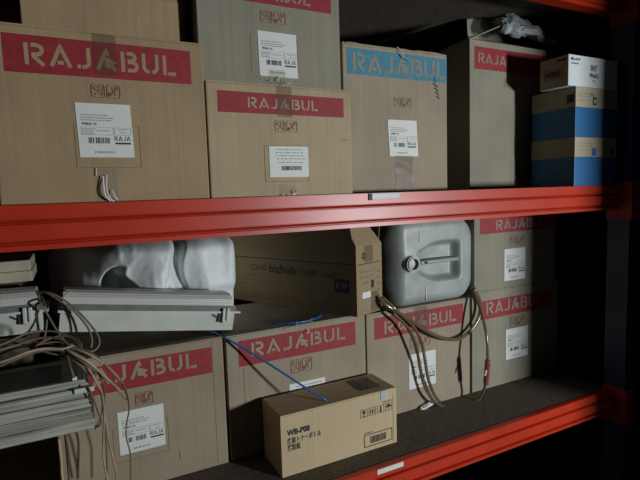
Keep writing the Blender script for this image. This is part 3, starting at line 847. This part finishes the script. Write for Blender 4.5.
def conn(t):
    a, b = Vector((1.3851, 0.1550, -0.6684)), Vector((1.3877, 0.1650, -0.7398))
    bm = bmesh.new(); rod(bm, a, b, .0105, 14); rod(bm, a+Vector((0,0,.016)), a, .010, 12); rod(bm, b, b-Vector((0,0,.014)), .010, 12)
    c = obj('hose_connector', bm, M['connector'], t)
    bm = bmesh.new(); rod(bm, a.lerp(b,.3)-Vector((.01,.005,0)), a.lerp(b,.6)-Vector((.018,.008,0)), .004, 8); obj('connector_clip', bm, M['glint'], c)
hose('thin clear hose with a red connector curling down onto the deck', [(1.4069, 0.2580, -0.3874), (1.4008, 0.2250, -0.4333), (1.3972, 0.1900, -0.4975), (1.3926, 0.1650, -0.5778), (1.3851, 0.1550, -0.6684), (1.3877, 0.1650, -0.7398), (1.3870, 0.1900, -0.8091), (1.3535, 0.2150, -0.8478), (1.2851, 0.2250, -0.8458), (1.2209, 0.2320, -0.8273), (1.1676, 0.2320, -0.7753), (1.1381, 0.2360, -0.7155), (1.1188, 0.2340, -0.6336), (1.0965, 0.2220, -0.5614), (1.0613, 0.2220, -0.4920), (0.9985, 0.2250, -0.4283)], .0055, conn)
bm = bmesh.new()
r = bmesh.ops.create_icosphere(bm, subdivisions=3, radius=1)
for v in r['verts']:
    d = v.co; k = 1+.5*noise.noise(d*2.1)
    v.co = Vector((1.170+d.x*.030*k+d.z*.01, .262-.012+d.y*.010*k, -.8195+d.z*.0095*k+d.x*.004))
tag(obj('paper_scrap', bm, M['white_plastic']), 'tiny white scrap lying on the deck at the hose end', 'scrap')

# ------------------------------------------------------------------ blue straps
tag(obj('blue_strap', tube_bm([(0.3578, 0.3100, -0.4088), (0.3705, 0.3000, -0.4164), (0.4045, 0.2560, -0.4331), (0.4626, 0.2250, -0.4742), (0.5408, 0.1800, -0.5357), (0.6115, 0.1470, -0.5935), (0.6692, 0.1200, -0.6383)], .0034, 8), M['strap'], smooth=True), 'straight blue plastic strap reaching down to the small box with Japanese print', 'strap')
tag(obj('blue_strap', tube_bm([(.571,.329,-.4228), (.615,.292,-.4228), (.661,.280,-.4228), (.715,.290,-.4228), (.762,.325,-.4228), (.770,.37,-.4228)], .0031, 8), M['strap'], smooth=True), 'curved blue strap lying on a box under the long toner box', 'strap')

# ------------------------------------------------------------------ open carton at the far left with aluminium slats on it
N_ = thing('open_carton', 'torn open-fronted brown carton at the bottom left corner, dark inside', 'cardboard box', (-.35, .3, ZD))
zt = -.532
bm = bmesh.new()
box(bm, -.66, -.0605, .11, .70, zt-.005, zt); box(bm, -.66, -.0555, .056, .70, ZD, ZD+.005)
box(bm, -.66, -.655, .056, .70, ZD+.005, zt-.005); box(bm, -.655, -.0605, .695, .70, ZD+.005, zt-.005)
obj('carton_body', bm, M['card_low'], N_)
bm = bmesh.new(); rn = random.Random(3); n = 26
left = []; 
for i in range(n+1):
    z = ZD+.005+(zt-.010-ZD)*i/n
    left.append((z, .056+.012*rn.random()+(.010 if i > n*.75 else 0)))
for i in range(n):
    (z0, y0), (z1, y1) = left[i], left[i+1]
    slab(bm, [(-.0555,y0,z0), (-.0555,.695,z0), (-.0555,.695,z1), (-.0555,y1,z1)], (-.005,0,0))
bmesh.ops.remove_doubles(bm, verts=bm.verts, dist=1e-6); bmesh.ops.recalc_face_normals(bm, faces=bm.faces)
obj('torn_side', bm, M['card_low'], N_)
bm = tube_bm([(-.0585+.0015*noise.noise(Vector((q*3.1,0,0))), .060+.004*noise.noise(Vector((0,q*1.7,0))), ZD+.006+(zt-.012-ZD)*q/22) for q in range(23)], .0042, 6, 3, taper=lambda t: .7+.5*abs(noise.noise(Vector((t*31,1,0)))))
obj('ragged_edge', bm, M['card_pale'], N_)
bm = bmesh.new(); rows = []
for i in range(25):
    x = -.30+.235*i/24; tt = i/24
    ztop = -.728+.004*math.sin(tt*9)+.045*max(0, (tt-.62)/.38)**1.6
    y = .145-.06*math.sin(tt*2.3)
    rows.append([bm.verts.new((x, y+.04*k/6, ZD+.006+(ztop-ZD-.006)*k/6)) for k in range(7)])
for i in range(24):
    for k in range(6): bm.faces.new([rows[i][k], rows[i+1][k], rows[i+1][k+1], rows[i][k+1]])
g = bmesh.ops.solidify(bm, geom=bm.faces, thickness=.004)
obj('curled_flap', bm, M['card_low'], N_, smooth=False)

sl = thing('slat_stack', 'stack of dull aluminium slats on the torn open carton at left', 'slat stack', (-.3, .15, zt))
zs = zt+.0005
rn = random.Random(11)
nsl = 9
for k in range(nsl):
    th = .0125
    z0 = zs+k*.0128
    x1 = .018-.0012*k+rn.uniform(-.004,.003); y0 = .054+rn.uniform(-.004,.006)+.0005*k
    bm = bmesh.new()
    # folded channel: web with rounded front lip
    prof = [(y0+.0025, 0), (y0, .003), (y0, .0085), (y0+.0025, .0122), (y0+.05, .0125), (y0+.20, .0122), (y0+.20, 0)]
    a = [bm.verts.new((-.62, y, z0+z)) for y, z in prof]; b = [bm.verts.new((x1, y, z0+z)) for y, z in prof]; m = len(prof)
    for i in range(m): bm.faces.new([a[i], a[(i+1)%m], b[(i+1)%m], b[i]])
    bm.faces.new(a); bm.faces.new(b); bmesh.ops.recalc_face_normals(bm, faces=bm.faces)
    obj('slat', bm, M['steel'] if k < nsl-1 else M['steel'], sl)
ztop = zs+nsl*.0128
bm = bmesh.new(); box(bm, -.60, -.045, .075, .225, ztop, ztop+.0015); obj('dark_panel', bm, M['steel_dark'], sl)
bm = bmesh.new(); box(bm, -.62, .004, .054, .068, ztop, ztop+.008, .002); box(bm, -.012, .004, .068, .235, ztop, ztop+.008, .002); obj('rim', bm, M['steel'], sl)
bm = bmesh.new(); box(bm, -.020, .022, .048, .060, ztop-.022, ztop-.010, .002); obj('end_clip', bm, M['enamel'], sl)
bm = bmesh.new(); box(bm, -.022, -.012, .058, .068, ztop+.008, ztop+.016, .002); obj('screw_block', bm, M['white_plastic'], sl)

# dark cartons that prop up the left ends
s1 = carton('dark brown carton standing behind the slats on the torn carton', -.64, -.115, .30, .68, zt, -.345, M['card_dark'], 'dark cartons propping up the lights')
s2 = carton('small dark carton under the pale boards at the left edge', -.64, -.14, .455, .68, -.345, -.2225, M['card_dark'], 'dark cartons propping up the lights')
# pale boards
pb = thing('wooden_board', 'short pale wooden board stack at the left edge below the upper beam', 'board', (-.35, .5, -.2225))
for k in range(2): obj('board', B(-.60+.01*k, -.108-.003*(k%2), .45+.003*k, .66, -.2225+k*.031, -.192+k*.031, .003), M['wood'], pb)

# ------------------------------------------------------------------ fluorescent light fittings lying on the boxes
def fitting(label_, x0, x1, open_right):
    """built along x at the origin, y .0 (front) to .125, z from 0"""
    t = bpy.data.objects.new('light_fitting', None); COL.objects.link(t)
    t['label'] = label_; t['category'] = 'light fitting'; t['group'] = 'fluorescent light fittings'
    def ext(name, prof, a, b, mat, parent=t, smooth=False, taper=0):
        bm = bmesh.new()
        A_ = [bm.verts.new((a, y, z)) for y, z in prof]; B_ = [bm.verts.new((b-(taper*max(0, z-.06)/.06 if taper > 0 else -taper*0), y, z)) for y, z in prof]; n = len(prof)
        for i in range(n): bm.faces.new([A_[i], A_[(i+1)%n], B_[(i+1)%n], B_[i]])
        bm.faces.new(A_); bm.faces.new(B_); bmesh.ops.recalc_face_normals(bm, faces=bm.faces)
        return obj(name, bm, mat, parent, smooth)
    ext('channel', [(.008,0),(.117,0),(.125,.055),(.125,.060),(0,.060),(0,.055)], x0, x1-.004, M['enamel'])
    ext('flange', [(-.004,.0555),(.129,.0555),(.129,.0615),(-.004,.0615)], x0-.006, x1+.014, M['enamel'])
    d = ext('diffuser', [(.004,.078),(.121,.078),(.121,.082),(.113,.103),(.095,.111),(.034,.113),(.018,.108),(.008,.098),(.004,.086)], x0+.003, x1-.002, M['diffuser'], taper=.016)
    rim = ext('diffuser_rim', [(.001,.0615),(.124,.0615),(.124,.0778),(.001,.0778)], x0+.002, x1-.001, M['rim_grey'])
    for xx in ((x1-.045,) if open_right else (x0+.045, x1-.03)):
        bm = bmesh.new()
        for q in (0, .013): box(bm, xx+q, xx+q+.009, -.011, -.003, .030, .072, .002)
        box(bm, xx+.004, xx+.02, -.009, .001, .026, .034, .001)
        c = obj('latch', bm, M['enamel'], t)
        bm = bmesh.new(); box(bm, xx-.012, xx-.002, .0005-.004, .004, .028, .055, .001); 
        for q in range(3): box(bm, xx-.030+.005*q, xx-.024+.005*q, -.001, .004, .047-.003*q, .052-.003*q)
        obj('latch_slot', bm, M['ink'], c)
    bm = bmesh.new(); box(bm, x1-.0045, x1-.002, .012, .113, .003, .056); obj('end_cap', bm, M['enamel'], t)
    return t
tilt = R(8.3)
f1 = fitting('right fluorescent light fitting with ribbed diffuser up, lying across the lower shelf boxes', -.490, 0, True)
f1.location = (.436, .292, -.4185); f1.rotation_euler = (0, tilt, R(0))
f2 = fitting('left fluorescent light fitting, cut off by the picture edge beside the longer one', -.50, 0, True)
f2.location = (-.083, .294, -.3405); f2.rotation_euler = (0, R(1.2), 0)

# ------------------------------------------------------------------ white sheet bundle
bm = bmesh.new(); nx, nz = 150, 70
def sheet_y(x, z):
    """distance of the sheet surface behind the beam plane"""
    xl = .165-.030*math.exp(-((z+.232)/.03)**2)+.012*sstep(-.24,-.32,z)*1.5
    a = sstep(xl-.030, xl+.012, x)
    bright = .468-.035*math.exp(-((x-.235)/.055)**2)-.040*math.exp(-((x-.395)/.05)**2)
    xc = .322+.012*math.sin((z+.17)*28)
    bright += (.016+.034*sstep(-.34,-.22,z))*sstep(xc-.045, xc, x)*(1-sstep(xc, xc+.012, x))     # deep crease
    bright += .014*sstep(.262+.3*(z+.25), .275+.3*(z+.25), x)*(1-sstep(.275+.3*(z+.25), .30+.3*(z+.25), x))
    bright += .012*math.sin((x*.9-z*.45)*30)
    bright += .03*sstep(-.29, -.34, z)
    g0 = .515+1.0*max(0, .135-x)+1.6*max(0, .02-x)+.03*math.sin((x-.5*z)*22)
    lobe = -.035*math.exp(-(((x-.01)/.05)**2+((z+.27)/.04)**2))
    hollow_ = .13*(1-sstep(.7, 1.1, ((x-.135)/.062)**2+((z+.285)/.075)**2))
    y = g0+lobe+hollow_+(bright-g0-lobe-hollow_)*a
    y += .20*sstep(.475, .555, x)**2
    y += .006*noise.noise(Vector((x*14, z*12, 4)))+.003*abs(noise.noise(Vector((x*40, z*26, 8))))
    y += .20*sstep(-.19, -.10, z)**2
    return y
G_ = []
for i in range(nx+1):
    s = i/nx; row = []
    for k in range(nz+1):
        q = k/nz
        x = -.085+.64*s
        rb = .548+.03*math.sin(q*3.1)-.055*(q if q > .8 else 0)-.03*(1-q)
        x = min(x, rb)
        top = -.105-.10*max(0, (.05-x)/.14)**1.3
        z = -.4235+(top+.4235)*q
        row.append(bm.verts.new((x, sheet_y(x, z), z)))
    G_.append(row)
for i in range(nx):
    for k in range(nz): 
        try: bm.faces.new([G_[i][k], G_[i+1][k], G_[i+1][k+1], G_[i][k+1]])
        except ValueError: pass
# close the bundle behind
def edge(lst, dy):
    out = [bm.verts.new((v.co.x, .98, v.co.z)) for v in lst]
    for a in range(len(lst)-1): bm.faces.new([lst[a], out[a], out[a+1], lst[a+1]])
    return out
edge([r[-1] for r in G_], 0); edge(G_[-1], 0); edge(G_[0], 0); edge([r[0] for r in G_], 0)
bmesh.ops.remove_doubles(bm, verts=bm.verts, dist=1e-5)
bmesh.ops.recalc_face_normals(bm, faces=bm.faces)
o = obj('plastic_sheet', bm, M['cloth'], smooth=True)
tag(o, 'crumpled white plastic sheet bundled behind the light fitting under the upper beam', 'plastic sheet')

# ------------------------------------------------------------------ cables
CG = 'loose brown electrical cables'
def cable(label_, pts, r=.0036, mat='cable', group=CG):
    return tag(obj('electrical_cable', tube_bm(pts, r*.8, 7, 6), M[mat], smooth=True), label_, 'cable', group)
FG = 'cable loops over the light fittings'
cable('outer olive cable loop hanging over the right light fitting', [(-0.0954, 0.3300, -0.2367), (-0.0797, 0.3000, -0.2322), (-0.0493, 0.2750, -0.2410), (-0.0116, 0.2650, -0.2738), (0.0234, 0.2500, -0.3193), (0.0445, 0.2350, -0.3574), (0.0449, 0.2250, -0.3796), (0.0292, 0.2150, -0.3904), (0.0036, 0.2050, -0.3803), (-0.0226, 0.2000, -0.3585)], .0034, 'cable_green', FG)
cable('inner olive cable loop hanging over the right light fitting', [(-0.0911, 0.3300, -0.2427), (-0.0703, 0.2900, -0.2357), (-0.0386, 0.2650, -0.2567), (-0.0035, 0.2600, -0.2930), (0.0222, 0.2450, -0.3344), (0.0293, 0.2350, -0.3659), (0.0252, 0.2250, -0.3843)], .0034, 'cable_green', FG)
cable('olive cable dropping between the two light fittings', [(-0.0962, 0.3300, -0.2475), (-0.0845, 0.2650, -0.2560), (-0.0727, 0.2620, -0.2809), (-0.0568, 0.2500, -0.3178), (-0.0404, 0.2350, -0.3488), (-0.0277, 0.2200, -0.3656)], .0034, 'cable_green', FG)
cable('olive cable hanging straight in the gap between the fittings', [(-0.0822, 0.3300, -0.2493), (-0.0740, 0.2680, -0.2659), (-0.0713, 0.2650, -0.2923), (-0.0758, 0.2550, -0.3267), (-0.0814, 0.2400, -0.3485)], .003, 'cable_green', FG)
TL = 'brown electrical cable in the tangle above the aluminium slats'
tangle = [
 (.0034, 'cable'),
 (.0036, 'cable'),
 (.0042, 'cable_pale'),
 (.0036, 'cable'),
 (.003, 'cable'),
 (.003, 'cable_green'),
 (.003, 'cable'),
 (.003, 'cable_green'),
 (.003, 'cable'),
]
TP = [
 [(-0.1745, 0.1000, -0.3146), (-0.1458, 0.1200, -0.3111), (-0.1069, 0.1400, -0.3013), (-0.0621, 0.1500, -0.3060), (-0.0286, 0.1400, -0.3189), (-0.0082, 0.1200, -0.3346), (-0.0010, 0.1000, -0.3502), (-0.0184, 0.0900, -0.3540)],
 [(-0.1724, 0.0800, -0.3185), (-0.1330, 0.1000, -0.3173), (-0.0816, 0.1100, -0.3099), (-0.0408, 0.1000, -0.3165), (-0.0170, 0.0800, -0.3345), (0.0195, 0.0600, -0.3475), (0.0545, 0.0450, -0.3882), (0.0833, 0.0600, -0.4384)],
 [(-0.1676, 0.0550, -0.3388), (-0.1373, 0.0500, -0.3320), (-0.1033, 0.0550, -0.3239), (-0.0687, 0.0600, -0.3235), (-0.0372, 0.0600, -0.3302), (-0.0167, 0.0700, -0.3295)],
 [(-0.1690, 0.0600, -0.3490), (-0.1351, 0.0600, -0.3398), (-0.0971, 0.0700, -0.3316), (-0.0577, 0.0700, -0.3317), (-0.0297, 0.0600, -0.3386), (-0.0026, 0.0450, -0.3581), (0.0284, 0.0400, -0.3911)],
 [(-0.1711, 0.0900, -0.3329), (-0.1295, 0.1000, -0.3226), (-0.0902, 0.1000, -0.3224), (-0.0454, 0.1000, -0.3230), (-0.0215, 0.0700, -0.3382), (0.0060, 0.0500, -0.3564)],
 [(-0.1765, 0.1500, -0.3162), (-0.1417, 0.1600, -0.3127), (-0.1054, 0.1600, -0.3187), (-0.0591, 0.1200, -0.3332), (-0.0261, 0.0800, -0.3449), (-0.0029, 0.0600, -0.3673), (0.0170, 0.0500, -0.3776)],
 [(-0.1012, 0.0800, -0.3267), (-0.0736, 0.1000, -0.3158), (-0.0406, 0.1100, -0.3119), (-0.0116, 0.1000, -0.3190), (0.0020, 0.0800, -0.3330), (-0.0052, 0.0700, -0.3435), (-0.0300, 0.0700, -0.3414)],
 [(-0.1799, 0.1800, -0.3163), (-0.1249, 0.1400, -0.3248), (-0.0755, 0.1000, -0.3416), (-0.0390, 0.0800, -0.3521), (-0.0073, 0.0500, -0.3682), (0.0195, 0.0450, -0.4005)],
 [(-0.1236, 0.1200, -0.3268), (-0.0832, 0.1200, -0.3242), (-0.0502, 0.1000, -0.3318), (-0.0303, 0.0700, -0.3461), (-0.0237, 0.0450, -0.3682), (-0.0176, 0.0400, -0.3960)],
]
for pts, (r_, m_) in zip(TP, tangle): cable(TL, pts, r_, m_)
cable('pale cable sweeping down across the red banner to the symbols', [(-0.0294, 0.0600, -0.3339), (-0.0137, 0.0450, -0.3419), (0.0134, 0.0400, -0.3644), (0.0410, 0.0500, -0.4017), (0.0706, 0.0800, -0.4502), (0.0957, 0.1100, -0.4976)], .0044, 'cable_pale')
cable('second pale cable sweeping beside it towards the symbols', [(-0.0212, 0.0700, -0.3335), (0.0069, 0.0500, -0.3424), (0.0387, 0.0450, -0.3683), (0.0674, 0.0600, -0.4078), (0.0874, 0.0900, -0.4522), (0.0984, 0.1100, -0.4929)], .0036, 'cable_pale')
cable('thin brown cable hanging down over the white label at lower left', [(0.0634, 0.0600, -0.4021), (0.0849, 0.0800, -0.4406), (0.0966, 0.1000, -0.4862), (0.1001, 0.1300, -0.5354), (0.0931, 0.1500, -0.5798), (0.0907, 0.1500, -0.6174), (0.0967, 0.1500, -0.6576), (0.0954, 0.1500, -0.6961), (0.0923, 0.1500, -0.7453)], .0024)
cable('pale cable hanging down left of the label, left one', [(0.0125, 0.0400, -0.3784), (0.0269, 0.0450, -0.4164), (0.0380, 0.0600, -0.4534), (0.0406, 0.1000, -0.5145), (0.0372, 0.1400, -0.5826), (0.0329, 0.1600, -0.6445), (0.0347, 0.1600, -0.6886), (0.0388, 0.1600, -0.7339)], .0034, 'cable_pale')
cable('pale cable hanging down left of the label, right one', [(0.0197, 0.0400, -0.3941), (0.0347, 0.0600, -0.4379), (0.0394, 0.0900, -0.4899), (0.0440, 0.1300, -0.5589), (0.0484, 0.1500, -0.6169), (0.0550, 0.1500, -0.6622), (0.0595, 0.1500, -0.7019), (0.0598, 0.1500, -0.7350)], .0034, 'cable_pale')
cable('dark cable hanging down left of the label, behind the pale ones', [(0.0331, 0.0600, -0.3985), (0.0443, 0.0800, -0.4420), (0.0441, 0.1200, -0.4973), (0.0410, 0.1600, -0.5601), (0.0427, 0.1800, -0.6237), (0.0415, 0.1800, -0.6786), (0.0346, 0.1800, -0.7434)], .003)
cable('thin cable bending back in a hook beside the slat ends', [(0.0095, 0.0420, -0.4213), (0.0180, 0.0450, -0.4531), (0.0264, 0.0600, -0.4951), (0.0319, 0.0800, -0.5271), (0.0269, 0.0900, -0.5427), (0.0183, 0.1000, -0.5448)], .0024)
cable('cable sloping down from the slat ends to the hook', [(0.0209, 0.0500, -0.3832), (0.0316, 0.0800, -0.4343), (0.0382, 0.1000, -0.4833), (0.0361, 0.1000, -0.5134), (0.0252, 0.1000, -0.5414), (0.0179, 0.1100, -0.5567)], .0024)
cable('short pale wire end sticking up on the right light fitting', [(-0.0345, 0.2700, -0.2636), (-0.0311, 0.2750, -0.2487), (-0.0211, 0.2850, -0.2409), (-0.0088, 0.3000, -0.2380)], .0022, 'cable_pale', FG)

# ------------------------------------------------------------------ light, camera
wd = bpy.data.worlds.new('dim_room'); scn.world = wd; wd.use_nodes = True
bg = wd.node_tree.nodes['Background']; bg.inputs[0].default_value = (.8, .68, .5, 1); bg.inputs[1].default_value = .008
def area(name, loc, target, sx, sy, power, col):
    l = bpy.data.lights.new(name, 'AREA'); l.shape = 'RECTANGLE'; l.size = sx; l.size_y = sy; l.energy = power; l.color = col
    o = bpy.data.objects.new(name, l); COL.objects.link(o); o.location = loc
    d = Vector(target)-Vector(loc); o.rotation_euler = d.to_track_quat('-Z', 'Y').to_euler(); return o
area('doorway_daylight', (2.64, -3.1, -.28), (.8, .1, -.30), .16, .32, 102, (.92, .97, 1.0))
cam = bpy.data.cameras.new('camera'); co = bpy.data.objects.new('camera', cam); COL.objects.link(co)
cam.sensor_width = 36; cam.lens = 27.454; cam.clip_start = .02
co.matrix_world = Matrix(((0.888885,0.071848,-0.452461,0.000000),(-0.457067,0.071822,-0.886528,-1.177942),(-0.031199,0.994826,0.096681,0.006370),(0.000000,0.000000,0.000000,1.000000)))
scn.camera = co
vs = scn.view_settings; vs.view_transform = 'Standard'; vs.look = 'None'; vs.exposure = 0; vs.gamma = 1; vs.use_curve_mapping = False
